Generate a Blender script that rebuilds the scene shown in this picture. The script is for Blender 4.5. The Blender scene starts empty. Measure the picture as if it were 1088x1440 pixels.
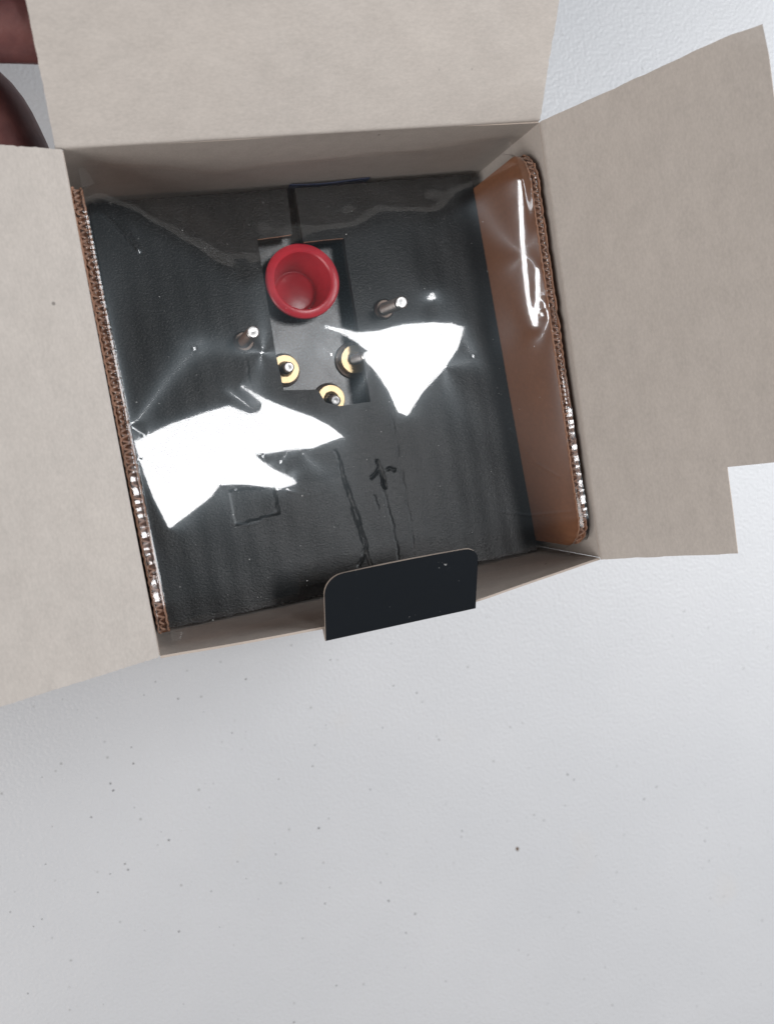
import bpy, math, random
import numpy as np
from mathutils import Matrix, Vector

# ------------------------------------------------------------------ camera, world, lights, exposure
scene = bpy.context.scene
H = 0.095                       # height of the carton's mouth above the table (m)
cam_d = bpy.data.cameras.new('camera')
cam = bpy.data.objects.new('camera', cam_d)
scene.collection.objects.link(cam)
cam.matrix_world = Matrix((
    (0.94318774, 0.18062647, -0.27887447, -0.0596431),
    (-0.15989381, 0.98249599, 0.0955803, -0.0144745),
    (0.29125738, -0.04555986, 0.95555923, 0.2092693 + H),
    (0, 0, 0, 1)))
cam_d.sensor_fit = 'VERTICAL'
cam_d.sensor_height = 36
cam_d.lens = 30.0
cam_d.clip_start = 0.005
cam_d.clip_end = 20
cam_d.dof.use_dof = True
cam_d.dof.focus_distance = 0.225
cam_d.dof.aperture_fstop = 14
scene.camera = cam

world = bpy.data.worlds.new('World')
scene.world = world
world.use_nodes = True
world.node_tree.nodes['Background'].inputs[0].default_value = (0.92, 0.96, 1.0, 1)
world.node_tree.nodes['Background'].inputs[1].default_value = 0.105

def area_light(name, loc, target, sx, sy, watts, col, up=(0, 1, 0)):
    d = bpy.data.lights.new(name, 'AREA')
    d.shape = 'RECTANGLE'
    d.size, d.size_y, d.energy, d.color = sx, sy, watts, col
    o = bpy.data.objects.new(name, d)
    scene.collection.objects.link(o)
    z = (Vector(loc) - Vector(target)).normalized()
    x = Vector(up).cross(z).normalized()
    y = z.cross(x)
    m = Matrix((x, y, z)).transposed().to_4x4()
    m.translation = Vector(loc)
    o.matrix_world = m
    return o
ceil_l = area_light('ceiling_lamp', (0.255, 0.07, 1.0 + H), (0.255, 0.07, 0), 0.15, 0.20, 2.30, (1.0, 0.985, 0.985))
cl = ceil_l.data                                     # strength graded towards one end, added to vary the film's glare
cl.use_nodes = True
cn = cl.node_tree
em = cn.nodes['Emission']
ge = cn.nodes.new('ShaderNodeNewGeometry')
sx = cn.nodes.new('ShaderNodeSeparateXYZ')
mr = cn.nodes.new('ShaderNodeMapRange')
mr.inputs['To Min'].default_value = 1.12
mr.inputs['To Max'].default_value = 0.90
cn.links.new(ge.outputs['Parametric'], sx.inputs[0])
cn.links.new(sx.outputs['X'], mr.inputs['Value'])
cn.links.new(mr.outputs[0], em.inputs['Strength'])
area_light('window_light', (0.63, 0.06, 0.42 + H), (0.05, 0.0, 0.05), 0.44, 0.46, 6.2, (0.95, 0.98, 1.0), up=(0, 0, 1))
area_light('left_fill_light', (-0.95, -0.38, 0.62 + H), (0, 0, 0.05), 0.8, 0.7, 10.0, (1.0, 0.965, 0.93), up=(0, 0, 1))  # unseen fill lamp added on the left to brighten the right flap

scene.view_settings.view_transform = 'Standard'
scene.view_settings.look = 'None'
scene.view_settings.exposure = 0.0
scene.view_settings.gamma = 1.0
scene.view_settings.use_curve_mapping = False
scene.cycles.use_denoising = True
scene.cycles.denoising_prefilter = 'ACCURATE'
scene.cycles.denoising_input_passes = 'RGB_ALBEDO_NORMAL'
scene.cycles.caustics_reflective = False
scene.cycles.caustics_refractive = False
scene.cycles.max_bounces = 10
scene.cycles.transparent_max_bounces = 16

random.seed(7)
rng = np.random.default_rng(11)

# ------------------------------------------------------------------ helpers (all lengths in mm, z from the carton's mouth)
def mm(p):
    return (p[0] * 1e-3, p[1] * 1e-3, p[2] * 1e-3 + H)

def link(o, parent=None):
    scene.collection.objects.link(o)
    if parent is not None:
        o.parent = parent
    return o

def tag(o, label=None, cat=None, group=None, kind=None):
    for k, v in (('label', label), ('category', cat), ('group', group), ('kind', kind)):
        if v:
            o[k] = v
    return o

def empty(name, label, cat, group=None):
    o = bpy.data.objects.new(name, None)
    o.empty_display_size = 0.02
    link(o)
    return tag(o, label, cat, group)

def mesh_obj(name, verts, faces, mats, parent=None, midx=None, smooth=True, raw=False):
    me = bpy.data.meshes.new(name)
    v = np.asarray(verts, float)
    if not raw:
        v = v * 1e-3
        v[:, 2] += H
    me.from_pydata(v.tolist(), [], faces)
    for m in (mats if isinstance(mats, (list, tuple)) else [mats]):
        me.materials.append(m)
    if midx is not None:
        me.polygons.foreach_set('material_index', np.asarray(midx, np.int32))
    me.polygons.foreach_set('use_smooth', [smooth] * len(me.polygons))
    me.update()
    o = bpy.data.objects.new(name, me)
    return link(o, parent)

def wob(x, y, s=1.0, seed=0.0):
    """smooth wandering value in about -1..1"""
    return (np.sin(x * .071 * s + 1.3 + seed) * np.cos(y * .063 * s - .7 + 2 * seed)
            + .5 * np.sin(x * .173 * s - y * .121 * s + 4.1 * seed)
            + .25 * np.sin(x * .39 * s + y * .33 * s + 2.2 + seed)) / 1.6

def sheet(name, pts, thick, mats, parent=None, mask=None, flip=False):
    """a board made from a grid of points: face, back and cut edge each with its own material"""
    pts = np.asarray(pts, float)
    m, n = pts.shape[:2]
    du = np.gradient(pts, axis=1)
    dv = np.gradient(pts, axis=0)
    nr = np.cross(du, dv)
    nr /= np.linalg.norm(nr, axis=2, keepdims=True) + 1e-12
    if flip:
        nr = -nr
    back = pts - nr * thick
    if mask is None:
        mask = np.ones((m - 1, n - 1), bool)
    A = pts.reshape(-1, 3)
    B = back.reshape(-1, 3)
    N = m * n
    V = [A, B]
    F, MI, sm = [], [], []
    idx = lambda j, i: j * n + i
    edges = {}
    for j in range(m - 1):
        for i in range(n - 1):
            if not mask[j, i]:
                continue
            q = [idx(j, i), idx(j, i + 1), idx(j + 1, i + 1), idx(j + 1, i)]
            if flip:
                q.reverse()
            F.append(q); MI.append(0)
            F.append([N + k for k in reversed(q)]); MI.append(1)
            for a, b in zip(q, q[1:] + q[:1]):
                edges[(a, b)] = 1
    bnd = [(a, b) for (a, b) in edges if (b, a) not in edges]
    base_i = 2 * N
    ex = []
    for a, b in bnd:
        k = base_i + len(ex)
        ex += [A[b], A[a], B[a], B[b]]
        F.append([k, k + 1, k + 2, k + 3]); MI.append(2)
    if ex:
        V.append(np.array(ex))
    V = np.concatenate(V)
    used = sorted({k for f in F for k in f})
    rm = -np.ones(len(V), int)
    rm[used] = np.arange(len(used))
    F = [[int(rm[k]) for k in f] for f in F]
    return mesh_obj(name, V[used], F, mats, parent, MI)

def lathe(name, prof, mat, parent, origin, axis=(0, 0, 1), seg=32, smooth=True, close=False):
    """profile of (radius, height) turned about an axis"""
    ax = Vector(axis).normalized()
    t = Vector((1, 0, 0)) if abs(ax.x) < .9 else Vector((0, 1, 0))
    u = ax.cross(t).normalized()
    w = ax.cross(u)
    V, F = [], []
    for r, h in prof:
        for k in range(seg):
            a = 2 * math.pi * k / seg
            p = Vector(origin) + ax * h + (u * math.cos(a) + w * math.sin(a)) * r
            V.append(p[:])
    for j in range(len(prof) - 1):
        for k in range(seg):
            k2 = (k + 1) % seg
            F.append([j * seg + k, j * seg + k2, (j + 1) * seg + k2, (j + 1) * seg + k])
    o = mesh_obj(name, V, F, mat, parent, smooth=smooth)
    if smooth:
        for p in o.data.polygons:
            p.use_smooth = True
        try:
            o.data.set_sharp_from_angle(angle=math.radians(35))
        except Exception:
            pass
    return o

# ------------------------------------------------------------------ materials
def new_mat(name):
    m = bpy.data.materials.new(name)
    m.use_nodes = True
    nt = m.node_tree
    return m, nt, nt.nodes['Principled BSDF'], nt.nodes['Material Output']

def nd(nt, typ, **kw):
    n = nt.nodes.new(typ)
    for k, v in kw.items():
        if k in n.inputs:
            n.inputs[k].default_value = v
        else:
            setattr(n, k, v)
    return n

def coords(nt, scale=(1, 1, 1), rot=(0, 0, 0)):
    tc = nd(nt, 'ShaderNodeTexCoord')
    mp = nd(nt, 'ShaderNodeMapping')
    mp.inputs['Scale'].default_value = scale
    mp.inputs['Rotation'].default_value = rot
    nt.links.new(tc.outputs['Object'], mp.inputs['Vector'])
    return mp.outputs['Vector']

def noise(nt, vec, scale, detail=3, rough=.55):
    n = nd(nt, 'ShaderNodeTexNoise')
    n.inputs['Scale'].default_value = scale
    n.inputs['Detail'].default_value = detail
    n.inputs['Roughness'].default_value = rough
    nt.links.new(vec, n.inputs['Vector'])
    return n.outputs['Fac']

def ramp(nt, fac, stops):
    r = nd(nt, 'ShaderNodeValToRGB')
    e = r.color_ramp.elements
    while len(e) < len(stops):
        e.new(.5)
    for k, (p, c) in enumerate(stops):
        e[k].position = p
        e[k].color = (*c, 1) if len(c) == 3 else c
    nt.links.new(fac, r.inputs['Fac'])
    return r.outputs['Color']

def mixc(nt, fac, a, b, mode='MIX'):
    m = nd(nt, 'ShaderNodeMix', data_type='RGBA', blend_type=mode)
    for sock, v in ((m.inputs['Factor'], fac), (m.inputs['A'], a), (m.inputs['B'], b)):
        pass
    fs, as_, bs = m.inputs[0], m.inputs[6], m.inputs[7]
    for sock, v in ((fs, fac), (as_, a), (bs, b)):
        if isinstance(v, (int, float)):
            sock.default_value = v
        elif isinstance(v, tuple):
            sock.default_value = (*v, 1) if len(v) == 3 else v
        else:
            nt.links.new(v, sock)
    return m.outputs[2]

def bump(nt, bsdf, height, dist, strength=1.0, prev=None):
    b = nd(nt, 'ShaderNodeBump')
    b.inputs['Strength'].default_value = strength
    b.inputs['Distance'].default_value = dist
    nt.links.new(height, b.inputs['Height'])
    if prev is not None:
        nt.links.new(prev, b.inputs['Normal'])
    nt.links.new(b.outputs['Normal'], bsdf.inputs['Normal'])
    return b.outputs['Normal']

def paper(name, c, rough=.85, fibre=(1, 1, 1), var=.10, specks=True):
    m, nt, b, out = new_mat(name)
    var = var * 1.3
    v1 = coords(nt)
    vf = coords(nt, fibre)
    big = noise(nt, v1, 45, 3)
    mid = noise(nt, vf, 260, 4, .6)
    fine = noise(nt, vf, 1700, 4, .7)
    lo = tuple(x * (1 - var) for x in c)
    hi = tuple(min(1, x * (1 + var)) for x in c)
    c1 = ramp(nt, mid, [(.3, lo), (.7, hi)])
    c2 = mixc(nt, .35, c1, ramp(nt, big, [(.3, tuple(x * .9 for x in c)), (.7, (c[0] * 1.08, c[1] * 1.07, c[2] * 1.05))]))
    c3 = mixc(nt, .5, c2, ramp(nt, fine, [(.3, tuple(x * .84 for x in c)), (.7, tuple(x * 1.14 for x in c))]))
    if specks:
        vo = nd(nt, 'ShaderNodeTexVoronoi')
        vo.inputs['Scale'].default_value = 55
        nt.links.new(v1, vo.inputs['Vector'])
        sp = ramp(nt, vo.outputs['Distance'], [(.016, (1, 1, 1)), (.03, (0, 0, 0))])
        c3 = mixc(nt, sp, c3, tuple(x * .45 for x in c))
    nt.links.new(c3, b.inputs['Base Color'])
    b.inputs['Roughness'].default_value = rough
    b.inputs['Specular IOR Level'].default_value = .25
    n1 = bump(nt, b, fine, .00008, .35)
    bump(nt, b, mid, .00025, .3, n1)
    return m

M_IN = paper('carton_inside_greyboard', (0.49, 0.446, 0.412), fibre=(1, .5, 1))
M_IN_X = paper('carton_inside_greyboard_cross', (0.49, 0.446, 0.412), fibre=(.5, 1, 1))
M_EDGE = paper('carton_cut_edge', (0.46, 0.39, 0.34), specks=False)
M_KRAFT = paper('kraft_liner', (0.255, 0.105, 0.048), fibre=(1, .4, .4), var=.12)
M_KRAFT_E = paper('kraft_cut_edge', (0.34, 0.19, 0.13), var=.2, specks=False)

def black_print(name):
    m, nt, b, out = new_mat(name)
    v = coords(nt)
    n1 = noise(nt, v, 900, 4, .7)
    n2 = noise(nt, v, 120, 3)
    wear = nd(nt, 'ShaderNodeMath', operation='MULTIPLY')
    nt.links.new(n1, wear.inputs[0]); nt.links.new(n2, wear.inputs[1])
    w = ramp(nt, wear.outputs[0], [(.43, (0, 0, 0)), (.46, (1, 1, 1))])
    nt.links.new(mixc(nt, w, (0.006, 0.008, 0.011), (0.25, 0.25, 0.25)), b.inputs['Base Color'])
    b.inputs['Roughness'].default_value = .42
    b.inputs['Specular IOR Level'].default_value = .42
    bump(nt, b, n1, .00005, .4)
    return m
M_BLACK = black_print('carton_outside_black_print')

def grain_black(name, base, rough, spec, dist, streak=True, tint=(1, 1, 1)):
    m, nt, b, out = new_mat(name)
    v = coords(nt)
    vg = coords(nt, (.85, 1.15, 1), (0, 0, .25))
    g = noise(nt, vg, 1800, 3, .65)
    g2 = noise(nt, vg, 2300, 2, .6)
    vs = coords(nt, (1, .09, 1))
    st = noise(nt, vs, 260, 4, .65)
    big = noise(nt, v, 26, 3)
    dust = ramp(nt, st, [(.35, tuple(base * .6 * t for t in tint)), (.75, tuple(base * 1.9 * t for t in tint))])
    dust = mixc(nt, .5, dust, ramp(nt, big, [(.3, tuple(base * .5 * t for t in tint)), (.7, tuple(base * 1.8 * t for t in tint))]))
    if not streak:
        dust = ramp(nt, big, [(.3, tuple(base * .7 * t for t in tint)), (.7, tuple(base * 1.4 * t for t in tint))])
    vo = nd(nt, 'ShaderNodeTexVoronoi')
    vo.inputs['Scale'].default_value = 130
    nt.links.new(v, vo.inputs['Vector'])
    sp = ramp(nt, vo.outputs['Distance'], [(.02, (1, 1, 1)), (.05, (0, 0, 0))])
    grain_glint = ramp(nt, g, [(.50, (0, 0, 0)), (.70, (1, 1, 1))])
    dust = mixc(nt, grain_glint, dust, tuple(base * 6.0 * t for t in tint))  # paler peaks paint the grain's glints into the colour
    nt.links.new(mixc(nt, sp, dust, (.09, .09, .09)), b.inputs['Base Color'])
    b.inputs['Roughness'].default_value = rough
    b.inputs['Specular IOR Level'].default_value = spec
    n1 = bump(nt, b, g, dist, .8)
    bump(nt, b, g2, dist * .5, .7, n1)
    return m
M_BOARD = grain_black('black_embossed_board', .0036, .32, .42, .00009)
M_PLATE = grain_black('black_wrinkle_paint', .020, .28, 1.0, .00005, False, (.70, 1.0, 1.2))

def metal(name, c, rough, metallic=1.0, n=300):
    m, nt, b, out = new_mat(name)
    v = coords(nt)
    f = noise(nt, v, n, 3)
    nt.links.new(ramp(nt, f, [(.3, tuple(x * .7 for x in c)), (.7, c)]), b.inputs['Base Color'])
    b.inputs['Metallic'].default_value = metallic
    b.inputs['Roughness'].default_value = rough
    bump(nt, b, f, .0001, .3)
    return m
M_BRASS = metal('brass', (.95, .72, .42), .40)
M_STEEL = metal('zinc_plated_steel', (.64, .63, .62), .32, n=900)
M_WASHER = metal('dark_bronze_washer', (.16, .12, .10), .4)
M_DARK = metal('dark_moulded_body', (.018, .016, .016), .5, 0)

m, nt, b, out = new_mat('red_cap_plastic')
f = noise(nt, coords(nt), 160, 3)
nt.links.new(ramp(nt, f, [(.3, (.62, .030, .052)), (.75, (.72, .046, .068))]), b.inputs['Base Color'])
b.inputs['Roughness'].default_value = .26
b.inputs['Subsurface Weight'].default_value = .35
b.inputs['Subsurface Radius'].default_value = (.004, .0008, .0008)
b.inputs['Subsurface Scale'].default_value = .6
bump(nt, b, noise(nt, coords(nt), 700, 3), .00008, .3)
M_RED = m

m, nt, b, out = new_mat('blue_leaflet_print')
nt.links.new(ramp(nt, noise(nt, coords(nt), 90, 2), [(.3, (.006, .02, .07)), (.7, (.01, .035, .11))]), b.inputs['Base Color'])
b.inputs['Roughness'].default_value = .5
M_BLUE = m

# white moulded table plastic: pebble skin, faint scuffs
m, nt, b, out = new_mat('white_table_plastic')
v = coords(nt)
peb = noise(nt, v, 850, 2, .45)
und = noise(nt, v, 160, 3, .5)
scf = noise(nt, v, 9, 4, .6)
col = ramp(nt, scf, [(.3, (.540, .543, .562)), (.7, (.580, .580, .597))])
vo = nd(nt, 'ShaderNodeTexVoronoi'); vo.inputs['Scale'].default_value = 150
nt.links.new(v, vo.inputs['Vector'])
keep = ramp(nt, noise(nt, v, 60, 2), [(.46, (0, 0, 0)), (.56, (1, 1, 1))])
sp = mixc(nt, 1.0, ramp(nt, vo.outputs['Distance'], [(.04, (.85, .85, .85)), (.09, (0, 0, 0))]), keep, 'MULTIPLY')
col = mixc(nt, sp, col, (.34, .34, .34))
st = ramp(nt, noise(nt, coords(nt, (1, 1, 1), (0, 0, .4)), 24, 2), [(.66, (0, 0, 0)), (.8, (.22, .22, .22))])
col = mixc(nt, st, col, (.60, .55, .50))
nt.links.new(col, b.inputs['Base Color'])
b.inputs['Roughness'].default_value = .42
b.inputs['Specular IOR Level'].default_value = .45
n1 = bump(nt, b, peb, .00050, .62)
bump(nt, b, und, .0003, .3, n1)
M_TABLE = m

m, nt, b, out = new_mat('dark_speck')
nt.links.new(ramp(nt, noise(nt, coords(nt), 300, 2), [(.3, (.11, .11, .115)), (.7, (.23, .23, .23))]), b.inputs['Base Color'])
b.inputs['Roughness'].default_value = .8
M_SPECK = m
m, nt, b, out = new_mat('brown_crumb')
nt.links.new(ramp(nt, noise(nt, coords(nt), 2500, 2), [(.35, (.05, .03, .02)), (.7, (.22, .14, .08))]), b.inputs['Base Color'])
b.inputs['Roughness'].default_value = .8
M_CRUMB = m
m, nt, b, out = new_mat('pale_dust')
nt.links.new(ramp(nt, noise(nt, coords(nt), 300, 2), [(.3, (.5, .5, .5)), (.7, (.75, .75, .73))]), b.inputs['Base Color'])
M_DUST = m

m, nt, b, out = new_mat('skin')
f = noise(nt, coords(nt), 180, 4)
nt.links.new(ramp(nt, f, [(.3, (.12, .040, .040)), (.7, (.19, .070, .064))]), b.inputs['Base Color'])
b.inputs['Roughness'].default_value = .5
b.inputs['Subsurface Weight'].default_value = .15
b.inputs['Subsurface Radius'].default_value = (.004, .0015, .001)
bump(nt, b, noise(nt, coords(nt), 900, 3), .0002, .4)
M_SKIN = m

# clear film: sees through, mirrors what is above it, a little haze
m, nt, b, out = new_mat('clear_film')
nt.nodes.remove(b)
lw = nd(nt, 'ShaderNodeLayerWeight'); lw.inputs['Blend'].default_value = .5
p5 = nd(nt, 'ShaderNodeMath', operation='POWER'); p5.inputs[1].default_value = 4.0
nt.links.new(lw.outputs['Facing'], p5.inputs[0])
ml = nd(nt, 'ShaderNodeMath', operation='MULTIPLY_ADD'); ml.inputs[1].default_value = .85; ml.inputs[2].default_value = .040
nt.links.new(p5.outputs[0], ml.inputs[0])
tr = nd(nt, 'ShaderNodeBsdfTransparent'); tr.inputs['Color'].default_value = (.94, .945, .95, 1)
gl = nd(nt, 'ShaderNodeBsdfGlossy'); gl.inputs['Roughness'].default_value = .085
gl.inputs['Color'].default_value = (1, .99, .99, 1)
hz = nd(nt, 'ShaderNodeBsdfGlossy'); hz.inputs['Roughness'].default_value = .22
hz.inputs['Color'].default_value = (.74, .90, 1, 1)
mx1 = nd(nt, 'ShaderNodeMixShader'); mx1.inputs[0].default_value = .022
hz2 = nd(nt, 'ShaderNodeBsdfGlossy'); hz2.inputs['Roughness'].default_value = .40
hz2.inputs['Color'].default_value = (.62, .86, 1, 1)
mx0 = nd(nt, 'ShaderNodeMixShader'); mx0.inputs[0].default_value = .004
nt.links.new(tr.outputs[0], mx0.inputs[1]); nt.links.new(hz2.outputs[0], mx0.inputs[2])
nt.links.new(mx0.outputs[0], mx1.inputs[1]); nt.links.new(hz.outputs[0], mx1.inputs[2])
mx2 = nd(nt, 'ShaderNodeMixShader')
nt.links.new(ml.outputs[0], mx2.inputs[0])
nt.links.new(mx1.outputs[0], mx2.inputs[1]); nt.links.new(gl.outputs[0], mx2.inputs[2])
nt.links.new(mx2.outputs[0], out.inputs['Surface'])
M_FILM = m

# ------------------------------------------------------------------ table
tb = mesh_obj('table_top', [(-900, -900, -95), (900, -900, -95), (900, 900, -95), (-900, 900, -95)], [[0, 1, 2, 3]], M_TABLE, smooth=False)
tag(tb, 'white moulded plastic table top with pebbled skin and dark specks', None, kind='structure')

# ------------------------------------------------------------------ carton
carton = empty('carton', 'open grey-lined carton with black outside and raised flaps', 'box')
TH = .6
zs = np.array([-95, -70, -50, -35, -25, -16, -10, -6, -3, -1, 0.])
def wall(name, fx, mats, flip):
    us = np.linspace(-1, 1, 41)
    pts = np.array([[fx(u, z) for u in us] for z in zs])
    return sheet(name, pts, TH, mats, carton, flip=flip)
MX_, MI_ = [M_IN, M_BLACK, M_EDGE], [M_IN_X, M_BLACK, M_EDGE]
k0 = lambda z: min(1, max(0, (z + 50) / 50)) ** 2
wall('wall_panel', lambda u, z: (-60 - .25 * k0(z) * (1 - u * u), 59 * u, z), MX_, False)
wall('wall_panel', lambda u, z: (60 + .35 * k0(z) * (1 - u * u), 59 * u, z), MX_, True)
wall('wall_panel', lambda u, z: (60 * u, 59 + .3 * k0(z) * (1 - u * u) + .15 * math.sin(5 * u) * k0(z), z), MX_, False)
FE = np.array([(-60.0, -59.1), (-47.5, -59.9), (-21.1, -60.9), (0, -62.3), (21.6, -63.2), (41.5, -61.0), (60.0, -59.0)])
def front_y(x):
    # smooth bowed lip of the front panel
    t = np.linspace(-60, 60, 121)
    yv = np.interp(t, FE[:, 0], FE[:, 1])
    k = np.hanning(17); k /= k.sum()
    yv = np.convolve(np.pad(yv, 8, mode='edge'), k, 'valid')
    return float(np.interp(x, t, yv))
wall('wall_panel', lambda u, z: (60 * u, -59 + (front_y(60 * u) + 59) * k0(z), z + (.25 * math.sin(9 * u) if z == 0 else 0)), MX_, True)
bz = np.array([[(60 * u, 59 * v, -94.2) for u in np.linspace(-1, 1, 5)] for v in np.linspace(-1, 1, 5)])
sheet('base_panel', bz, .6, MI_, carton)

def flap(theta, us, vs, place, mats, flip, mask=None, curl=0., seed=0., rag=.055):
    """us: distance from the fold, vs: along the fold, theta: lift above the horizontal"""
    us = np.asarray(us, float)
    fine = np.linspace(0, us[-1], 2400)
    bend = np.clip(fine / 1.5, 0, 1)
    bend = bend * bend * (3 - 2 * bend)
    ang = np.radians(90 + (theta - 90) * bend + curl * fine / us[-1])
    dx = np.concatenate([[0], np.cumsum(np.cos(ang))[:-1]]) * (fine[1] - fine[0])
    dz = np.concatenate([[0], np.cumsum(np.sin(ang))[:-1]]) * (fine[1] - fine[0])
    X = np.interp(us, fine, dx); Z = np.interp(us, fine, dz)
    pts = np.zeros((len(us), len(vs), 3))
    r2 = np.random.default_rng(int(seed * 100) + 3)
    for j, u in enumerate(us):
        for i, v in enumerate(vs):
            w = wob(u, v, 1.0, seed) * .35 * min(1, u / 12)
            if seed == .4 and u + v > 111:
                w -= .25 * (u + v - 111)
            vv = v + (r2.normal() * rag if i in (0, len(vs) - 1) else 0)
            pts[j, i] = place(X[j] - w * .5, vv, Z[j] + w)
    return sheet('flap', pts, TH, mats, carton, flip=flip, mask=mask)

fu = lambda L, n=70: np.concatenate([np.linspace(0, 1.8, 7), np.linspace(2.6, L, n)])
# right: with the square notch for the lid's tuck
us_r = np.concatenate([np.linspace(0, 1.8, 7), np.linspace(3, 36.6, 14), np.linspace(38, 56.6, 9)])
vs_r = np.concatenate([np.linspace(-59.6, -37.5, 14), np.linspace(-36, 61.8, 44)])
msk = np.ones((len(us_r) - 1, len(vs_r) - 1), bool)
msk[20:, :13] = False
def place_r(x, v, z):
    return (60.2 + x, v * (58.9 + 3.8 * max(0, z) / 42.5) / 61.8 if v > 0 else v, z)
fl_r = flap(51, us_r, vs_r, place_r, MX_, True, msk, 1.5, .4)
# left and lid
fl_l = flap(22, fu(57), np.linspace(-59.2, 59.0, 50), lambda x, v, z: (-60.2 - x, v, z), MX_, False, None, 1.0, 1.1)
fl_t = flap(37.5, fu(116, 90), np.linspace(-61.6, 60.0, 50), lambda x, v, z: (v, 59.2 + x, z), MI_, False, None, 1.0, 2.3)
fl_r['label'] = 'raised right flap with a square notch at its corner'
fl_t['label'] = 'broad lid flap standing open'

# locking tab: short strip outwards from the lip, then the tab folded back over the mouth, printed side up
def tab():
    ua = np.concatenate([[0, .012, .03, .055, .085, .12], np.linspace(.16, .84, 18), [.88, .915, .945, .97, .988, 1.0]])
    Ls = np.concatenate([np.linspace(1, 12, 10), [13.2, 14.4, 15.4, 16.2, 16.9, 17.4, 17.8, 18.0]])
    Lm, rl, rr = 18.0, 5.0, 4.0
    tl = math.radians(21)
    rows = []
    def row(l, fy, fz):
        x0, x1 = -20.0, 21.2
        if l > Lm - rl:
            d = l - (Lm - rl); x0 += rl - math.sqrt(max(0, rl * rl - d * d))
        if l > Lm - rr:
            d = l - (Lm - rr); x1 -= rr - math.sqrt(max(0, rr * rr - d * d))
        r = []
        for u in ua:
            x = x0 + (x1 - x0) * u
            hy = -64.7 - .5 * u
            r.append((x + .05 * max(l, 0), fy(x, hy, u), fz(u)))
        rows.append(r)
    R0 = .75
    row(0, lambda x, hy, u: front_y(x) - .7, lambda u: -1.4)
    row(0, lambda x, hy, u: (front_y(x) - .7 + hy + R0) / 2, lambda u: -1.1)
    for a in np.linspace(270, 111, 9):
        ca, sa = math.cos(math.radians(a)), math.sin(math.radians(a))
        row(0, lambda x, hy, u, ca=ca: hy + R0 + R0 * ca, lambda u, sa=sa: R0 * sa)
    ca, sa = math.cos(math.radians(111)), math.sin(math.radians(111))
    for l in Ls:
        row(l, lambda x, hy, u, l=l: hy + R0 + R0 * ca + (l + .24 * math.sin(u * 3)) * math.cos(tl), lambda u, l=l: R0 * sa + l * math.sin(tl) + .25 * math.sin(u * 4) * l / 18)
    P = np.array(rows)
    return sheet('locking_tab', P, .6, [M_BLACK, M_IN_X, M_EDGE], carton)
tb_ = tab()
tb_['label'] = 'black rounded locking tab folded over the front edge'

# ------------------------------------------------------------------ brown corrugated frame
frame = empty('corrugated_frame', 'brown corrugated cardboard frame standing inside the carton', 'packing frame')
YA, YB, RC = -55.5, 53.2, 8.5
ZT = -.9
def panel_top(y):
    d = 0.
    for e, s in ((YB, 1), (YA, -1)):
        k = (y - (e - s * RC)) * s
        if k > 0:
            k = min(k, RC); d = max(d, RC - math.sqrt(RC * RC - k * k))
    return ZT - d
def ycos(n):
    a = np.linspace(YA + .01, YB - .01, n)
    e = np.linspace(0, RC, 9)
    return np.unique(np.concatenate([a, YA + .01 + RC * (1 - np.cos(np.linspace(0, math.pi / 2, 9))), YB - .01 - RC * (1 - np.cos(np.linspace(0, math.pi / 2, 9)))]))
def side_panel(sx):
    # sx=+1 right; inner liner, fluting, outer liner
    def X(y, off, z):
        if sx > 0:
            return 55.6 + off - .0004 * (z + 1) * 30 * 0 + .012 * (z + 1) * 1.0 + .004 * y * 0
        return -57.15 - off + .0085 * (-y) * .9 - .012 * (z + 1) * .5
    ys = ycos(110)
    zf = np.array([0, .25, .6, 1.2, 2.5, 5, 10, 18, 26, 34, 44, 55.])
    def liner(off, name, parent, jit):
        r2 = np.random.default_rng(5 + int(off * 10) + (3 if sx > 0 else 0))
        P = np.zeros((len(zf), len(ys), 3))
        for i, y in enumerate(ys):
            tp = panel_top(y) + r2.normal() * jit
            for j, d in enumerate(zf):
                z = max(-55, tp - d)
                P[j, i] = (X(y, off, z) + .12 * math.sin(y * 2.6) * (1 if d < 3 else .6), y, z)
        return sheet(name, P, .42, [M_KRAFT, M_KRAFT, M_KRAFT_E], parent, flip=(sx < 0))
    a = liner(0, 'side_panel', frame, .07)
    liner(2.3, 'liner', a, .2)
    yf = np.arange(YA + .6, YB - .6, .2)
    P = np.zeros((4, len(yf), 3))
    r2 = np.random.default_rng(9)
    ph = np.cumsum(np.full(len(yf), .2 / 1.7 * 2 * math.pi) * (1 + .10 * np.sin(yf * .9)))
    for i, y in enumerate(yf):
        off = 1.22 + (.88 + .12 * math.sin(y * .53)) * math.sin(ph[i]) * (1 if math.sin(y * .37 + sx) > -.75 else .6)
        tp = panel_top(y) - .25 + .22 * math.sin(y * 1.7) + .2 * math.sin(y * .61) + r2.normal() * .07
        for j, d in enumerate((0, .8, 4, 30)):
            P[j, i] = (X(y, off, tp - d), y, tp - d)
    sheet('fluting', P, .42, [M_KRAFT_E, M_KRAFT_E, M_KRAFT_E], a, flip=(sx < 0))
    P = np.zeros((2, len(ys), 3))
    for i, y in enumerate(ys):
        zt = panel_top(y) - .75 - .35 * (.5 + .5 * math.sin(y * 1.13 + sx)) + .2 * math.sin(y * 3.7)
        P[0, i] = (X(y, .2, zt), y, zt); P[1, i] = (X(y, 2.15, zt), y, zt - .1)
    sheet('gap_filler', P, .3, [M_KRAFT, M_KRAFT, M_KRAFT], a, flip=(sx > 0))  # filler strip added to lighten the dark gaps between flutes
    return a
side_panel(1)['label'] = 'broad brown inner face of the right side panel'
side_panel(-1)
bp = np.array([[(u, v, -56) for u in np.linspace(-57, 56, 5)] for v in np.linspace(-55, 53, 5)])
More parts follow.
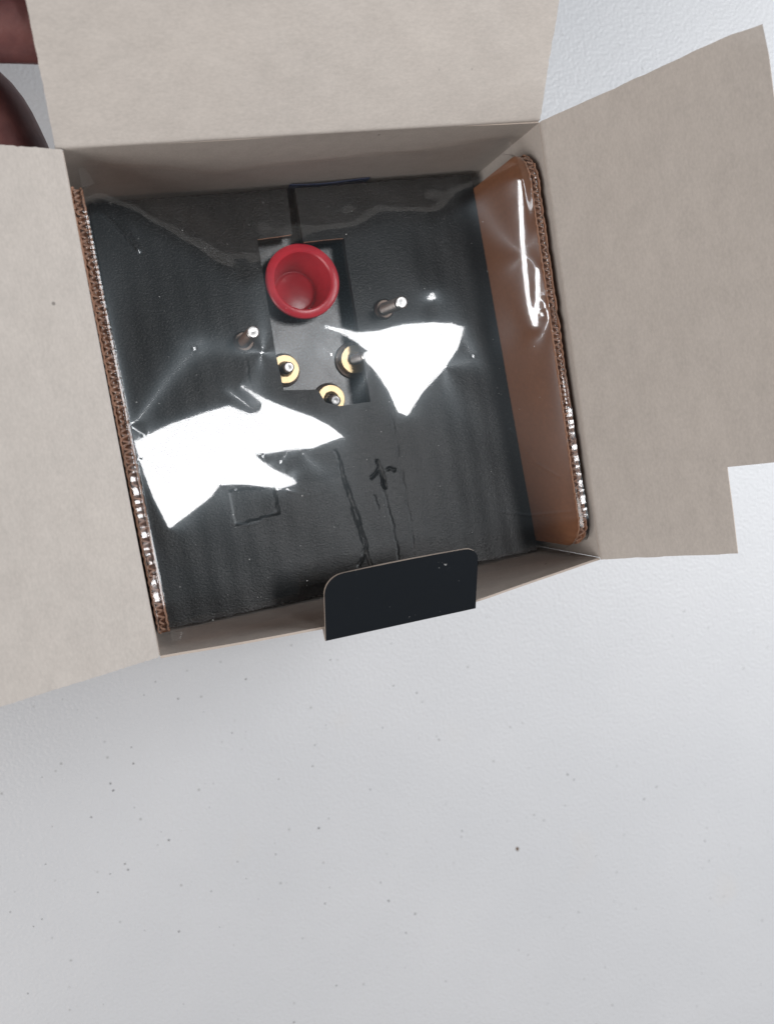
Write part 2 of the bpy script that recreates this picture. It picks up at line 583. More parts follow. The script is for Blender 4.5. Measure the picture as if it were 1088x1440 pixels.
sheet('base_panel', bp, 2.6, [M_KRAFT, M_KRAFT, M_KRAFT_E], frame)

# ------------------------------------------------------------------ black board with its cut-out
KB, ZB = -.066, -31.8
CUT = np.array([(-13.1, 43.8), (-2.9, 44.3), (-1.9, 60.0), (0.3, 60.0), (-0.1, 41.8), (12.1, 41.9), (11.7, 33.6), (11.5, 20.1), (11.1, 7.7), (11.1, -5.9), (1.8, -5.8), (-2.2, -4.2), (-3.9, -0.2), (-13.5, 1.0), (-13.9, 10.9), (-13.6, 23.1)])
def inside(P, x, y):
    r = np.zeros(x.shape, bool)
    for i in range(len(P)):
        x0, y0 = P[i]; x1, y1 = P[(i + 1) % len(P)]
        if y0 == y1:
            continue
        r ^= ((y0 > y) != (y1 > y)) & (x < (x1 - x0) * (y - y0) / (y1 - y0) + x0)
    return r
def nearest(P, x, y, closed=True):
    best = np.full(x.shape, 1e9); bx = x.copy(); by = y.copy()
    n = len(P)
    for i in range(n if closed else n - 1):
        x0, y0 = P[i]; x1, y1 = P[(i + 1) % n]
        t = np.clip(((x - x0) * (x1 - x0) + (y - y0) * (y1 - y0)) / ((x1 - x0) ** 2 + (y1 - y0) ** 2), 0, 1)
        qx, qy = x0 + t * (x1 - x0), y0 + t * (y1 - y0)
        d = np.hypot(x - qx, y - qy)
        k = d < best
        best[k] = d[k]; bx[k] = qx[k]; by[k] = qy[k]
    return best, bx, by
RECESS = [(-33.8, -24.3), (-21.3, -25.3), (-21.1, -33.0), (-33.6, -34.0)]
def board_z(x, y):
    z = ZB + KB * y
    z = z + .22 * wob(x, y, .8, .3) + .016 * np.sin(x * 2 * math.pi / 6.1 + .4 * np.sin(y * .07))
    def groove(pl, w, d):
        xr = x + .18 * np.sin(y * .9 + x) + .08 * np.sin(y * 2.7 + 1)
        yr = y + .14 * np.sin(x * 1.7 + 2) + .08 * np.sin(x * 4.1)
        q = nearest(np.array(pl), xr, yr, False)[0]
        return -d * np.clip(1.25 - q / w, 0, 1) * (.75 + .25 * np.sin(y * .7 + x))
    SA = [(-1.9, -18.5), (-1.2, -23.8), (-0.2, -31.3), (1.2, -39.9), (1.9, -47.3), (0.8, -49.6), (-1.1, -52.0)]
    SB = [(16.5, -8.8), (16.6, -14.1), (16.5, -22.6), (16.7, -33.2), (16.5, -43.8), (15.6, -54.3)]
    SC = [(10.0, -32.0), (10.8, -38.5), (11.0, -47.0), (11.0, -54.0)]
    z = z + groove(SA, .42, .45) + groove(SB, .28, .16) + groove(SC, .28, .28) + groove([(7.2, -33), (7.6, -37)], .26, .25)
    z = z + groove([(-22.5, 12.1), (-22.6, 6.0), (-22.4, 0)], .28, .12)
    # the cross-shaped puncture
    z = z + groove([(9.9, -23.4), (10.3, -26), (10.7, -31.0)], .48, 1.6) + groove([(7.4, -27.6), (8.6, -26.9), (9.6, -25.6)], .38, 1.1) + groove([(12.4, -26.3), (13.4, -26.0), (14.5, -26.6)], .28, .8)
    # left half sits a touch lower beyond its seam, as the flap of the cut
    q = np.clip((-y - 18) / 8, 0, 1) * np.clip((-1.7 + .13 * (-y - 20) - x) / .5, 0, 1)
    z = z - .5 * q
    rect = inside(np.array(RECESS), x + .1 * np.sin(y * 2), y + .1 * np.sin(x * 2))
    return z - .35 * rect
def black_board():
    step = .36
    xs = np.linspace(-56.3, 55.0, int(111.3 / step)); ys = np.linspace(-58.3, 57.3, int(115.6 / step))
    x, y = np.meshgrid(xs, ys)
    out_ = ~inside(CUT, x, y)
    d, nx_, ny_ = nearest(CUT, x, y)
    cellin = inside(CUT, (x[:-1, :-1] + x[1:, 1:]) / 2, (y[:-1, :-1] + y[1:, 1:]) / 2)
    mask = ~cellin
    # corners of kept cells that touch the opening are drawn onto its outline
    near = np.zeros(x.shape, bool); rem = np.zeros(x.shape, bool)
    for a, b_ in ((0, 0), (0, 1), (1, 0), (1, 1)):
        rem[a:a + cellin.shape[0], b_:b_ + cellin.shape[1]] |= cellin
        near[a:a + cellin.shape[0], b_:b_ + cellin.shape[1]] |= mask
    mv = rem & near & (d < step * 1.2)
    x2 = np.where(mv, nx_, x); y2 = np.where(mv, ny_, y)
    z = board_z(x2, y2)
    # ragged ends towards the walls
    y2[0] += np.convolve(rng.normal(size=len(xs)), np.hanning(7) / 2, 'same') * .22
    y2[-1] += np.convolve(rng.normal(size=len(xs)), np.hanning(7) / 2, 'same') * .15
    P = np.stack([x2, y2, z], 2)
    o = sheet('black_board', P, 3.2, [M_BOARD, M_BOARD, M_DARK], None, mask=mask)
    return o
board = black_board()
tag(board, 'black embossed card insert with a stepped rectangular opening and slit', 'insert board')
# torn pale fibres along the opening's back edge
def torn(pl, w, parent):
    pts = []
    for (a, b_) in zip(pl[:-1], pl[1:]):
        for t in np.linspace(0, 1, 26)[:-1]:
            pts.append((a[0] + (b_[0] - a[0]) * t, a[1] + (b_[1] - a[1]) * t))
    pts = np.array(pts)
    n = len(pts)
    jit = np.abs(rng.normal(size=n)) * w + .02
    P = np.zeros((3, n, 3))
    zz = board_z(pts[:, 0], pts[:, 1])
    for i in range(n):
        P[0, i] = (pts[i, 0], pts[i, 1] + .05, zz[i] + .04)
        P[1, i] = (pts[i, 0], pts[i, 1] - jit[i] * .5, zz[i] + .10)
        P[2, i] = (pts[i, 0], pts[i, 1] - jit[i], zz[i] - .25)
    return sheet('torn_edge', P, .1, [M_KRAFT_E] * 3, parent, flip=True)
torn([(-13.0, 43.8), (-8, 44.0), (-3.0, 44.3)], .07, board)
torn([(-.0, 41.8), (6, 41.9), (12.0, 41.9)], .07, board)

# ------------------------------------------------------------------ device under the board
ZP = -43.0
dev = empty('terminal_device', 'black textured device with brass terminal nuts under the cut-out board', 'device')
def plate():
    xs = np.linspace(-34, 34, 60); ys = np.linspace(-24, 54, 70)
    P = np.array([[(x, y, ZP - .4 + .12 * float(wob(np.float64(x), np.float64(y), 2.2, .9))) for x in xs] for y in ys])
    # crumpled paint bead at the plate's front corner
    for j in range(len(ys)):
        for i in range(len(xs)):
            dd = math.hypot(P[j, i, 0] - 8.2, P[j, i, 1] + 1.8)
            P[j, i, 2] += .5 * math.exp(-(dd / 1.6) ** 2) * math.sin(P[j, i, 0] * 3.1 + P[j, i, 1] * 2.3)
    cx_ = (P[:-1, :-1] + P[1:, 1:]) / 2
    return sheet('face_plate', P, 2.0, [M_PLATE, M_DARK, M_DARK], dev, mask=np.hypot(cx_[..., 0] + 2, cx_[..., 1] - 31) > 7.6)
plate()
def body():
    V = [(-34, -24, -53), (34, -24, -53), (34, 54, -53), (-34, 54, -53)]
    V += [(x, y, ZP - 8.6) for x, y, z in V]
    return mesh_obj('body', V, [[0, 3, 2, 1], [4, 5, 6, 7], [0, 1, 5, 4], [1, 2, 6, 5], [2, 3, 7, 6], [3, 0, 4, 7]], M_DARK, dev, smooth=False)
body()
def terminal(base, tip, rn, rw, rot, rs=1.55):
    b0 = Vector(base); ax = (Vector(tip) - b0)
    L = ax.length; ax.normalize()
    n = Vector((0, 0, 1))
    lathe('washer', [(rs, .1), (rw - .3, .1), (rw, .4), (rw - .2, 1.0), (rn - .2, 1.15), (rs, 1.15)], M_WASHER, dev, b0 - n * .2, n, 36)
    # hex nut with a chamfered, dished top
    V, F = [], []
    o = b0 + n * .9
    t = Vector((1, 0, 0)); u = n.cross(t).normalized(); w = n.cross(u)
    rings = []
    def ring(r, h, hexa):
        k0 = len(V)
        for k in range(36):
            a = 2 * math.pi * k / 36
            rr = r
            if hexa:
                s = ((a - rot) % (math.pi / 3)) - math.pi / 6
                rr = r * math.cos(math.pi / 6) / math.cos(s)
            p = o + n * h + (u * math.cos(a) + w * math.sin(a)) * rr
            V.append(p[:])
        rings.append(k0)
    ring(rn, 0, True); ring(rn, 2.0, True); ring(rn * .9, 2.5, False); ring(rs + .75, 2.5, False); ring(rs + .15, 1.9, False); ring(rs + .1, 0, False)
    for a, b_ in zip(rings[:-1], rings[1:]):
        for k in range(36):
            k2 = (k + 1) % 36
            F.append([a + k, a + k2, b_ + k2, b_ + k])
    no = mesh_obj('nut', V, F, M_BRASS, dev, smooth=False)
    stud(b0, ax, L, rs)
def stud(b0, ax, L, rs):
    prof = [(rs, 0)]
    h = 1.5
    while h < L - 1.6:                       # thread
        prof += [(rs - .14, h), (rs, h + .18)]
        h += .36
    prof += [(rs - .1, L - 1.3), (rs, L - 1.1), (rs, L - .35), (rs - .35, L), (rs - .75, L + .03), (0.01, L - .08)]
    lathe('stud', prof, M_STEEL, dev, b0, ax, 24)
terminal((-10.5, 7.5, -43.3), (-10.9, 7.2, -32.0), 4.5, 5.0, .2)
terminal((10.9, 7.6, -43.3), (12.4, 7.4, -32.0), 4.6, 5.5, .5)
terminal((1.7, -3.0, -43.3), (1.1, -4.0, -32.5), 4.5, 5.0, .9)
for b0, tp in (((-22.9, 15.3, -47.0), (-21.6, 16.3, -18.0)), ((19.4, 21.0, -47.5), (20.3, 19.2, -17.0))):
    ax = Vector(tp) - Vector(b0)
    stud(Vector(b0), ax.normalized(), ax.length, 1.75)
    c0 = Vector(tp) - ax.normalized() * (ax.length * .50)
    lathe('collar', [(1.8, 0), (2.9, .1), (3.0, 1.4), (2.5, 2.2), (1.8, 2.2)], M_WASHER, dev, c0 - ax.normalized() * 1.2, ax.normalized(), 24)

# ------------------------------------------------------------------ red cap
capo = lathe('red_cap', [(6.3, -13.2), (6.9, -8.5), (8.05, -1.4), (8.3, -.35), (8.75, 0), (10.2, -.1), (10.75, -.5), (10.8, -1.5), (10.3, -2.0), (9.2, -2.2), (8.8, -6.6), (7.6, -7.6), (7.3, -13.4), (6.7, -13.6)],
             M_RED, None, (-2.0, 31.3, -34.9), (0, .066, 1), 56)
tag(capo, 'red plastic protective cap with a flanged rim in the opening', 'cap')
lathe('cap_floor', [(6.5, -13.0), (6.0, -13.0), (5.7, -12.7), (5.3, -12.6), (1.0, -12.5), (.01, -12.5)], M_RED, capo, (-2.0, 31.3, -34.9), (0, .066, 1), 48)

# ------------------------------------------------------------------ blue leaflet in the gap behind the board
Pq = np.array([[(x, 58.2 - .3 * math.sin(x * .2), z) for x in np.linspace(-1, 23, 20)] for z in (-60, -50, -42, -35.5)])
lf = sheet('leaflet', Pq, .25, [M_BLUE, M_BLUE, M_BLUE], None, flip=False)
tag(lf, 'dark blue printed leaflet edge tucked behind the black board', 'leaflet')

# ------------------------------------------------------------------ clear film stretched between the frame's sides
FX0, FX1, FY0, FY1 = -57.0, 56.2, -58.0, 58.0
# glare outlines (mm) that the film is shaped to mirror from the ceiling lamp, and the line of its loose back hem
GLARE_A = np.array([(-57.15, -7.88), (-47.59, -5.06), (-38.72, -3.44), (-33.0, -2.71), (-28.16, -5.37), (-25.59, -5.04), (-24.76, -3.39), (-26.81, -0.78), (-30.59, 2.93), (-23.98, -2.07), (-19.4, -4.89), (-12.64, -8.42), (-8.96, -10.98), (-5.42, -14.65), (-13.99, -16.22), (-21.31, -15.76), (-28.89, -15.6), (-24.77, -19.88), (-20.19, -23.02), (-19.69, -24.39), (-23.83, -24.94), (-33.28, -22.2), (-38.81, -21.42), (-41.17, -23.85), (-46.72, -26.74), (-52.54, -29.54), (-54.85, -21.75), (-56.05, -14.6)])
GLARE_B = np.array([(-6.2, 13.63), (-1.53, 12.35), (2.04, 11.01), (7.76, 10.68), (14.74, 11.49), (21.62, 11.05), (27.54, 10.16), (30.97, 8.62), (28.51, 3.64), (23.53, -1.74), (16.6, -6.99), (12.17, -11.97), (9.62, -10.65), (8.04, -4.83), (5.16, 1.11), (3.07, 3.59), (4.22, 5.82), (1.61, 8.52), (-1.75, 11.11)])
GLARE_U = np.array([(52.5, 44.5), (51.95, 38), (51.2, 29), (50.75, 20), (50.6, 13), (50.9, 9.5), (51.6, 8.4), (52.3, 10), (53.0, 13), (53.7, 17), (54.2, 21)])
GLARE_TIP = np.array([(51.2, 10.2), (51.5, 7.2)])
GLARE_SPOT = np.array([(22.3, 17.46), (24.12, 18.75), (24.66, 17.2), (22.96, 16.65)])
FILM_HEM = np.array([(-60.3, 51), (-56, 48.5), (-47.5, 45.5), (-35.7, 37.5), (-27.6, 30), (-22.6, 28), (-17.8, 31.5), (-11.2, 34.9), (1.2, 36.5), (15.5, 40.5), (24, 39), (30, 39.2), (35.8, 42.4), (47, 47), (62.5, 51)])
LAMP_X, LAMP_Y, LAMP_Z = (180., 330.), (-30., 170.), 1000.
EYE = (-59.643, -14.475, 209.269)
def film_rest(x, y):
    """plain sag of the sheet with its drooping back hem and front edge"""
    u = (x - FX0) / (FX1 - FX0) * 2 - 1
    t = np.linspace(-70, 70, 281)
    yv = np.interp(t, FILM_HEM[:, 0], FILM_HEM[:, 1])
    k = np.hanning(23); k /= k.sum()
    yv = np.convolve(np.pad(yv, 11, mode='edge'), k, 'valid')
    yc = np.interp(x, t, yv)
    sp = lambda a, w: w * np.log1p(np.exp(np.clip(a / w, -30, 30)))
    e = np.clip(np.minimum(x - FX0, FX1 - x) / 9, 0, 1); e = e * e * (3 - 2 * e)
    return -1.0 - 3.5 * (1 - u * u) - e * .55 * sp(y - yc, 1.0) - e * .45 * sp(-50 - y, 1.2), yc, e
def film_grid(n, m):
    return np.meshgrid(np.linspace(FX0, FX1, n), np.linspace(FY0, FY1, m))
def film_glare_mask(n, m):
    x, y = film_grid(n, m)
    r = np.zeros(x.shape)
    hx, hy = (FX1 - FX0) / n, (FY1 - FY0) / m
    for a in range(3):
        for b_ in range(3):
            xx = x + hx * ((a + .5) / 3 - .5); yy = y + hy * ((b_ + .5) / 3 - .5)
            q = inside(GLARE_A, xx, yy) | inside(GLARE_B, xx, yy) | inside(GLARE_SPOT, xx, yy)
            q |= nearest(GLARE_U, xx, yy, False)[0] < .6
            q |= nearest(GLARE_TIP, xx, yy, False)[0] < .9
            r += q
    return r / 9
def lamp_seen(h, x, y, s, t, tau):
    """how far each spot of a sheet with slopes s, t mirrors the lamp to the eye"""
    vx, vy, vz = EYE[0] - x, EYE[1] - y, EYE[2] - h
    l = 1 / np.sqrt(vx * vx + vy * vy + vz * vz)
    nn = 1 / np.sqrt(s * s + t * t + 1)
    d = 2 * (-s * vx - t * vy + vz) * l * nn
    rx, ry = -d * s * nn - vx * l, -d * t * nn - vy * l
    k = (LAMP_Z - h) / np.maximum(d * nn - vz * l, .05)
    X, Y = x + rx * k, y + ry * k
    g = lambda a: 1 / (1 + np.exp(-np.clip(a / tau, -40, 40)))
    return g(X - LAMP_X[0]) * g(LAMP_X[1] - X) * g(Y - LAMP_Y[0]) * g(LAMP_Y[1] - Y)
def laplace(a):
    p = np.pad(a, 1, mode='edge')
    return p[2:, 1:-1] + p[:-2, 1:-1] + p[1:-1, 2:] + p[1:-1, :-2] - 4 * a
def slope_back(a, hx, axis):
    a = np.moveaxis(a, axis, 0); o = np.zeros_like(a)
    o[2:] += a[1:-1] / (2 * hx); o[:-2] -= a[1:-1] / (2 * hx)
    o[1] += a[0] / hx; o[0] -= a[0] / hx; o[-1] += a[-1] / hx; o[-2] -= a[-1] / hx
    return np.moveaxis(o, 0, axis)
def shape_film_glare():
    """let the sheet settle into gentle facets that bend as little as possible"""
    h = None  # heights are solved so the lamp's glare falls inside the drawn outlines
    for n, m, its, tau0, tau1, lr, bend in ((56, 58, 1500, 120, 40, .06, 1.2e-5), (112, 116, 1800, 50, 16, .025, 4e-6), (224, 232, 700, 16, 7, .008, 1.5e-6)):
        x, y = film_grid(n, m)
        hx, hy = (FX1 - FX0) / (n - 1), (FY1 - FY0) / (m - 1)
        want = film_glare_mask(n, m)
        rest = film_rest(x, y)[0]
        dev = np.zeros_like(x) if h is None else upsample(h, n, m)
        m1 = np.zeros_like(x); m2 = np.zeros_like(x)
        w = 2 * (1 + 1.5 * want) * np.where((x > 47) & (y > 3), 4.0, 1.0)
        for it in range(its):
            tau = tau0 * (tau1 / tau0) ** (it / its)
            hh = rest + dev
            s, t = np.gradient(hh, hx, axis=1), np.gradient(hh, hy, axis=0)
            g = lamp_seen(hh, x, y, s, t, tau)
            r = w * (g - want)
            ds = (lamp_seen(hh, x, y, s + 2e-4, t, tau) - g) / 2e-4
            dt = (lamp_seen(hh, x, y, s, t + 2e-4, tau) - g) / 2e-4
            gr = slope_back(r * ds, hx, 1) + slope_back(r * dt, hy, 0)
            gr += 2 * bend * 1e6 * laplace(laplace(dev)) / hx ** 4 + 4e-4 * dev
            gr[:, 0] = 0; gr[:, -1] = 0
            m1 = .9 * m1 + .1 * gr; m2 = .99 * m2 + .01 * gr * gr
            dev = dev - lr * (1 - .8 * it / its) * (m1 / (1 - .9 ** (it + 1))) / (np.sqrt(m2 / (1 - .99 ** (it + 1))) + 1e-12)
        h = dev
    for _ in range(1):
        k = np.clip((film_grid(224, 232)[0] - 44) / 4, 0, 1) * .2
        k[:, -1] = 0
        h = h + k * laplace(h)
    return h
def upsample(h, n, m):
    m0, n0 = h.shape
    def cub(a, i, ax):
        a = np.moveaxis(a, ax, 0)
        p = np.pad(a, ((1, 2), (0, 0)), mode='reflect', reflect_type='odd')
        k = np.minimum(np.floor(i).astype(int), a.shape[0] - 2); t = (i - k)[:, None]
        p0, p1, p2, p3 = p[k], p[k + 1], p[k + 2], p[k + 3]
        r = p1 + .5 * t * (p2 - p0 + t * (2 * p0 - 5 * p1 + 4 * p2 - p3 + t * (3 * (p1 - p2) + p3 - p0)))
        return np.moveaxis(r, 0, ax)
    return cub(cub(h, np.linspace(0, m0 - 1, m), 0), np.linspace(0, n0 - 1, n), 1)
def film():
    n, m = 448, 464
    d = upsample(shape_film_glare(), n, m)
    x, y = film_grid(n, m)
    ys = y[:, 0]
    h, yc, e = film_rest(x, y)
    z = h + d
    # crinkles in the loose back hem and a few crushed creases
    lo = np.clip((y - yc + 1) / 5, 0, 1)
    z = z + lo * e * (.55 * np.sin(x * .24 + .22 * y) * np.sin(y * .19 + 1) + .10 * np.sin(x * .6 - y * .45))
    for pl, a in (([(-35.1, -23.5), (-36.2, -28), (-37.3, -31.3), (-33.9, -32.5), (-31.2, -32.4), (-24.4, -30.0), (-24.8, -25.3)], .02),
                  ([(-22.3, -25.8), (-17.5, -27.9), (-13.3, -27.8), (-17.2, -26.3)], .022),
                  ([(-56, 48), (-50, 40), (-47.5, 36)], .1), ([(-52, 47), (-47.5, 36.4)], .08),
                  ([(30, -40), (42, -44), (54, -45)], .012), ([(40, -20), (46, -30), (52, -35)], .01)):
        qd = nearest(np.array(pl), x, y, False)[0]
        z = z + a * np.exp(-(qd / .35) ** 2)
    # follow the rounded ends of the side panels
    dp = np.array([ZT - panel_top(float(np.clip(t, YA, YB))) for t in ys])[:, None]
    z = z - dp * (np.exp(-(FX1 - x) / 5) + np.exp(-(x - FX0) / 5))
    # wrap over the corrugated edges and down outside them
    def wrap(prof, sgn, seed):
        r2 = np.random.default_rng(seed)
        cols = []
        n1 = np.convolve(r2.normal(size=m), np.hanning(9) / 3, 'same')
        n2 = np.convolve(r2.normal(size=m), np.hanning(9) / 4, 'same')
        n3 = np.convolve(r2.normal(size=m), np.hanning(41) / 9, 'same')
        edge_glint = np.clip((-1 - ys + 3 * n3) / 16, 0, 1) * np.clip(1.05 + .5 * n3, .55, 1)               # front half tilted to mirror the lamp as an edge glint, back half crumpled
        lift = .0032 * np.clip(-22 - ys, 0, None) ** 2 * .5
        x_in = prof[-1][0] if sgn < 0 else prof[0][0]
        for (xx, zz, amp) in prof:
            flat = -.85 + (.15 * (x_in - xx) if sgn < 0 else .18 * (xx - x_in))
            on = edge_glint * (amp >= 1)
            zc = zz * (1 - on) + flat * on
            b_ = amp * (.085 * (1 - edge_glint) * np.sin(ys * 2 * math.pi / 1.15 + seed) + (.06 - .042 * edge_glint) * n1)
            shift = (.0085 * -ys * .9) if sgn < 0 else 0 * ys
            cols.append(np.stack([xx + shift + amp * .08 * n2, ys, zc - dp[:, 0] + b_ + lift * edge_glint * (amp > .5)], 1))
        return np.stack(cols, 1)
    core = np.stack([x, y, z], 2)
    core[..., 0] += np.where(x < -45, (.0085 * -y * .9) * np.clip((-45 - x) / 12, 0, 1), 0)
    zl = core[:, 0, 2].mean()
    Lp = [(-59.75, -14, 0), (-59.72, -6, .3), (-59.68, -2.6, .6), (-59.5, -1.5, 1), (-59.2, -1.0, 1.2), (-58.8, -.72, 1.2), (-58.3, -.6, 1.2), (-57.8, -.62, 1), (-57.35, -.75, .6)]
    Rp = [(56.5, -.78, .6), (56.9, -.62, 1), (57.4, -.6, 1.2), (57.8, -.72, 1.2), (58.15, -1.05, 1.2), (58.4, -1.6, 1), (58.55, -3, .6), (58.6, -7, .3), (58.62, -14, 0)]
    P = np.concatenate([wrap(Lp, -1, 3), core, wrap(Rp, 1, 5)], 1)
    mm_, nn_ = P.shape[:2]
    V = P.reshape(-1, 3) * 1e-3
    V[:, 2] += H
    j, i = np.meshgrid(np.arange(mm_ - 1), np.arange(nn_ - 1), indexing='ij')
    a = (j * nn_ + i).ravel()
    Fq = np.stack([a, a + 1, a + nn_ + 1, a + nn_], 1).astype(np.int32)
    ci, yj = i.ravel(), ys[j.ravel()]
    Fq = Fq[((ci >= 9) & (ci < nn_ - 10)) | ((yj > YA + 1.5) & (yj < YB - 1.5))]
    me = bpy.data.meshes.new('plastic_film')
    me.vertices.add(len(V)); me.vertices.foreach_set('co', V.ravel())
    me.loops.add(Fq.size); me.loops.foreach_set('vertex_index', Fq.ravel())
    me.polygons.add(len(Fq)); me.polygons.foreach_set('loop_start', np.arange(0, Fq.size, 4, dtype=np.int32))
    me.update(calc_edges=True)
    me.validate()
    me.polygons.foreach_set('use_smooth', np.ones(len(Fq), bool))
    me.materials.append(M_FILM)
    o = bpy.data.objects.new('plastic_film', me)
    link(o)
    return o, core
film_o, film_core = film()
tag(film_o, 'clear shiny plastic film stretched across the brown frame over the board', 'film')

# ------------------------------------------------------------------ small dirt
def flecks(name, spots, mat, label, cat, height):
    V, F = [], []
    for (x, y, z, r) in spots:
        k0 = len(V); n = 7
        a0 = random.random() * 6
        el = random.uniform(.65, 1.0)
        th = random.random() * 3
        for k in range(n):
            a = a0 + 2 * math.pi * k / n
            rr = r * random.uniform(.75, 1.15)
            px_, py_ = rr * math.cos(a), rr * el * math.sin(a)
            V.append((x + px_ * math.cos(th) - py_ * math.sin(th), y + px_ * math.sin(th) + py_ * math.cos(th), z))
        V.append((x, y, z + height * r))
        for k in range(n):
            F.append([k0 + k, k0 + (k + 1) % n, k0 + n])
    o = mesh_obj(name, V, F, mat)
    return tag(o, label, cat, kind='stuff')
SPECKS = [(-63.4, -88.0), (-57.0, -95.7), (-49.3, -102.6), (-90.0, -91.3), (-84.4, -95.7), (-93.9, -86.7), (-41.0, -112.5), (-36.2, -113.3), (-75.4, -108.6), (-75.7, -114.4), (-105.0, -111.1), (-83.9, -121.9), (-84.3, -119.2), (-50.5, -128.8), (-53.3, -128.1), (-53.5, -136.9), (-78.2, -129.7), (-92.5, -129.0), (-105.1, -128.6), (-69.1, -144.4), (-73.0, -145.1), (-71.0, -140.8), (-84.8, -148.4), (-84.2, -150.8), (-90.1, -150.4), (-95.2, -155.6), (-109.5, -140.8), (-120.5, -147.1), (-123.1, -153.5), (-114.1, -159.1), (-117.1, -160.7), (-64.1, -161.6), (-47.3, -159.3), (-45.4, -166.4), (-58.2, -167.1), (-42.5, -175.2), (-71.6, -178.0), (-82.8, -173.9), (-16.3, -179.2), (5.0, -191.5), (9.4, -178.9), (3.1, -183.4), (7.7, -166.7), (-12.2, -153.3), (-14.7, -132.2), (-12.5, -124.7), (-7.1, -118.5), (13.9, -124.9), (29.2, -115.1), (31.1, -94.2), (22.6, -94.1), (27.2, -132.8), (30.8, -119.0), (20.7, -110.2), (-1.4, -94.8), (-32.8, -94.5), (-27.6, -133.6), (5.2, -146.9), (-123.1, -183.0), (-100.7, -195.2), (-74.9, -204.7), (-57.5, -217.0), (-20.2, -217.2), (6.9, -219.5), (9.6, -206.2), (14.4, -199.9), (-57.7, -181.0), (-16.4, -155.8), (-31.7, -172.4), (-19.0, -184.7), (-33.6, -160.8), (-38.0, -225.4), (51.3, -143.3), (49.5, -159.3), (33.7, -142.0), (35.8, -163.0), (38.4, -173.3), (25.1, -176.3), (9.3, -178.9), (3.1, -183.5), (5.0, -191.4), (14.3, -199.8), (9.4, -206.1), (7.0, -219.6), (22.0, -230.7), (62.7, -255.1), (91.4, -266.3), (57.7, -232.0), (54.1, -228.6), (76.5, -225.2), (93.9, -201.0), (85.0, -203.1), (117.4, -167.3), (126.1, -180.2), (119.4, -183.7), (83.5, -176.1), (146.2, -177.8), (178.8, -197.3), (144.0, -200.8), (134.9, -204.5), (145.7, -210.3), (178.2, -216.0), (143.0, -221.8), (146.5, -219.6), (160.3, -228.9), (108.6, -228.8), (101.7, -225.0), (99.1, -222.6), (90.6, -249.0), (135.8, -267.8), (164.5, -283.3), (114.3, -279.7), (121.7, -249.4), (59.4, -242.1), (109.1, -166.4), (86.5, -163.7), (89.1, -166.6), (141.8, -166.2), (27.1, -132.8), (14.0, -124.9), (65.9, -175.9), (57.5, -175.1), (7.5, -166.8), (33.0, -185.0), (154.4, -199.4), (149.3, -185.9), (144.8, -236.0), (143.2, -241.7), (80.4, -250.6), (106.5, -244.5)]
seen, sp_l = set(), []
for k, (x, y) in enumerate(SPECKS):
    key = (round(x), round(y))
    if key in seen:
        continue
    seen.add(key)
    sp_l.append((x, y, -94.99, random.choice((.17, .22, .27, .33, .42)) * random.uniform(.85, 1.15)))
for k in range(25):
    x, y = random.uniform(-130, 230), random.uniform(-300, 140)
    if -62 < x < 62 and -66 < y < 62:
        continue
    sp_l.append((x, y, -94.99, random.uniform(.14, .26)))
flecks('table_specks', sp_l, M_SPECK, 'scattered tiny dark specks on the white table top', 'specks', .25)
cr = flecks('crumb', [(60.1, -187.6, -94.99, .95)], M_CRUMB, 'single larger brown crumb on the white table below the carton', 'crumb', .6)
del cr['kind']
dl = []
fm, fn = film_core.shape[:2]
for k in range(70):
    j, i = random.randrange(10, fm - 60), random.randrange(10, fn - 10)
    p = film_core[j, i]
    dl.append((p[0], p[1], p[2] + .02, random.choice((.06, .07, .08, .1, .14))))
flecks('film_dust', dl, M_DUST, 'pale dust specks lying on the clear film', 'dust', .5)

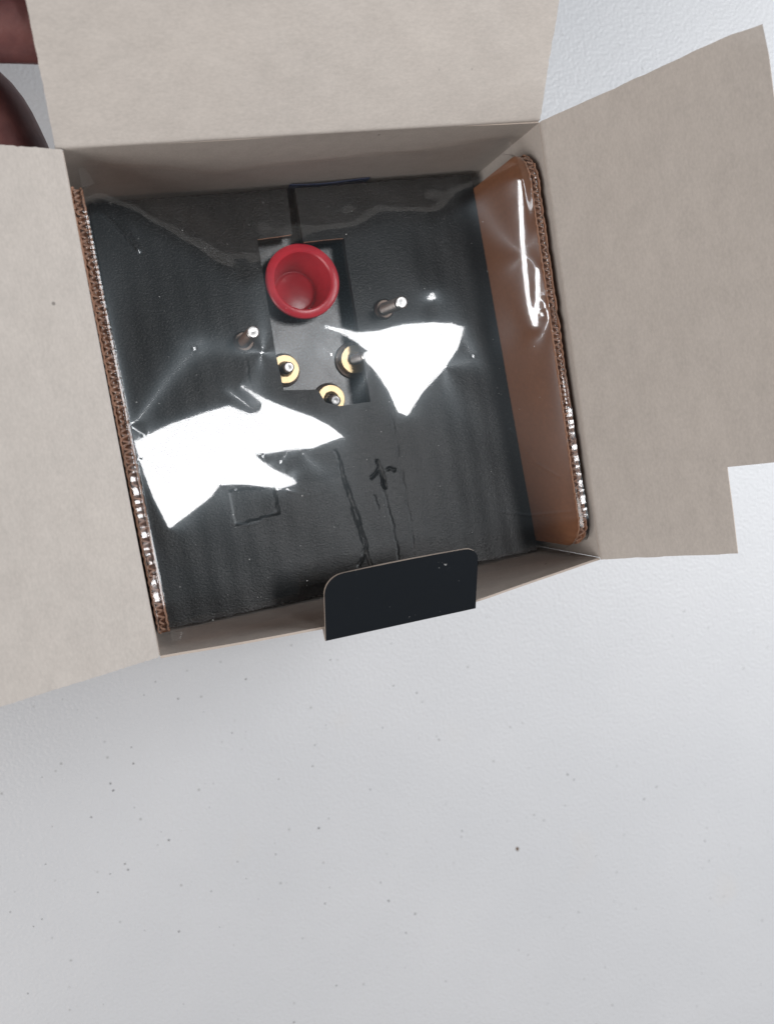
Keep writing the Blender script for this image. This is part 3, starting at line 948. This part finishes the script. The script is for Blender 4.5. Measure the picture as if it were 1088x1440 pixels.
# ------------------------------------------------------------------ hand holding the lid from behind
def hand():
    # joints: (x, y, z, radius) in mm
    J = {'arm': (-215, 150, -55, 27), 'wrist': (-160, 122, -40, 23),
         'p0': (-138, 108, -30, 21), 'pi': (-112, 90, -8, 13.5), 'pm': (-112, 103, -15, 13), 'pr': (-114, 115, -24, 12.5), 'pl': (-118, 125, -35, 11.5),
         'i1': (-84, 88, 2, 9.6), 'i2': (-63, 85.5, 4.5, 9.2), 'i3': (-42, 82, 4.5, 8.0), 'i4': (-29, 80.5, 4, 6.4),
         'm1': (-84, 104, -6, 9.8), 'm2': (-54, 104, -4, 9.2), 'm3': (-34, 101, 0, 8.2), 'm4': (-20, 98, 3, 6.6),
         'r1': (-87, 118, -18, 9.4), 'r2': (-58, 119, -16, 8.8), 'r3': (-38, 117, -12, 7.8), 'r4': (-25, 114, -9, 6.3),
         'l1': (-94, 130, -32, 8.2), 'l2': (-71, 132, -32, 7.6), 'l3': (-55, 131, -29, 6.8), 'l4': (-44, 129, -27, 5.6),
         't0': (-122, 92, -34, 14), 't1': (-95, 96, -33, 12), 't2': (-76.5, 84, -30, 10.6), 't3': (-69.9, 62, -30, 9.2), 't4': (-69.2, 44, -31, 7.6)}
    E = [('wrist', 'arm'), ('wrist', 'p0'), ('p0', 'pi'), ('p0', 'pm'), ('p0', 'pr'), ('p0', 'pl'),
         ('pi', 'i1'), ('i1', 'i2'), ('i2', 'i3'), ('i3', 'i4'), ('pm', 'm1'), ('m1', 'm2'), ('m2', 'm3'), ('m3', 'm4'),
         ('pr', 'r1'), ('r1', 'r2'), ('r2', 'r3'), ('r3', 'r4'), ('pl', 'l1'), ('l1', 'l2'), ('l2', 'l3'), ('l3', 'l4'),
         ('p0', 't0'), ('t0', 't1'), ('t1', 't2'), ('t2', 't3'), ('t3', 't4')]
    names = list(J)
    me = bpy.data.meshes.new('person')
    me.from_pydata([mm(J[k]) for k in names], [(names.index(a), names.index(b_)) for a, b_ in E], [])
    o = bpy.data.objects.new('person', me)
    link(o)
    md = o.modifiers.new('Skin', 'SKIN')
    md.use_smooth_shade = True
    sv = me.skin_vertices[0].data
    for k, nme in enumerate(names):
        r = J[nme][3] * 1e-3
        sv[k].radius = (r, r)
        sv[k].use_root = (nme == 'wrist')
    o.modifiers.new('Subdivision', 'SUBSURF').levels = 2
    o.modifiers['Subdivision'].render_levels = 2
    dg = bpy.context.evaluated_depsgraph_get()
    me2 = bpy.data.meshes.new_from_object(o.evaluated_get(dg))
    o.modifiers.clear()
    o.data = me2
    me2.materials.clear(); me2.materials.append(M_SKIN)
    for p in me2.polygons:
        p.use_smooth = True
    return o
ho = hand()
tag(ho, 'bare hand behind the lid, its fingers holding the carton corner', 'person')
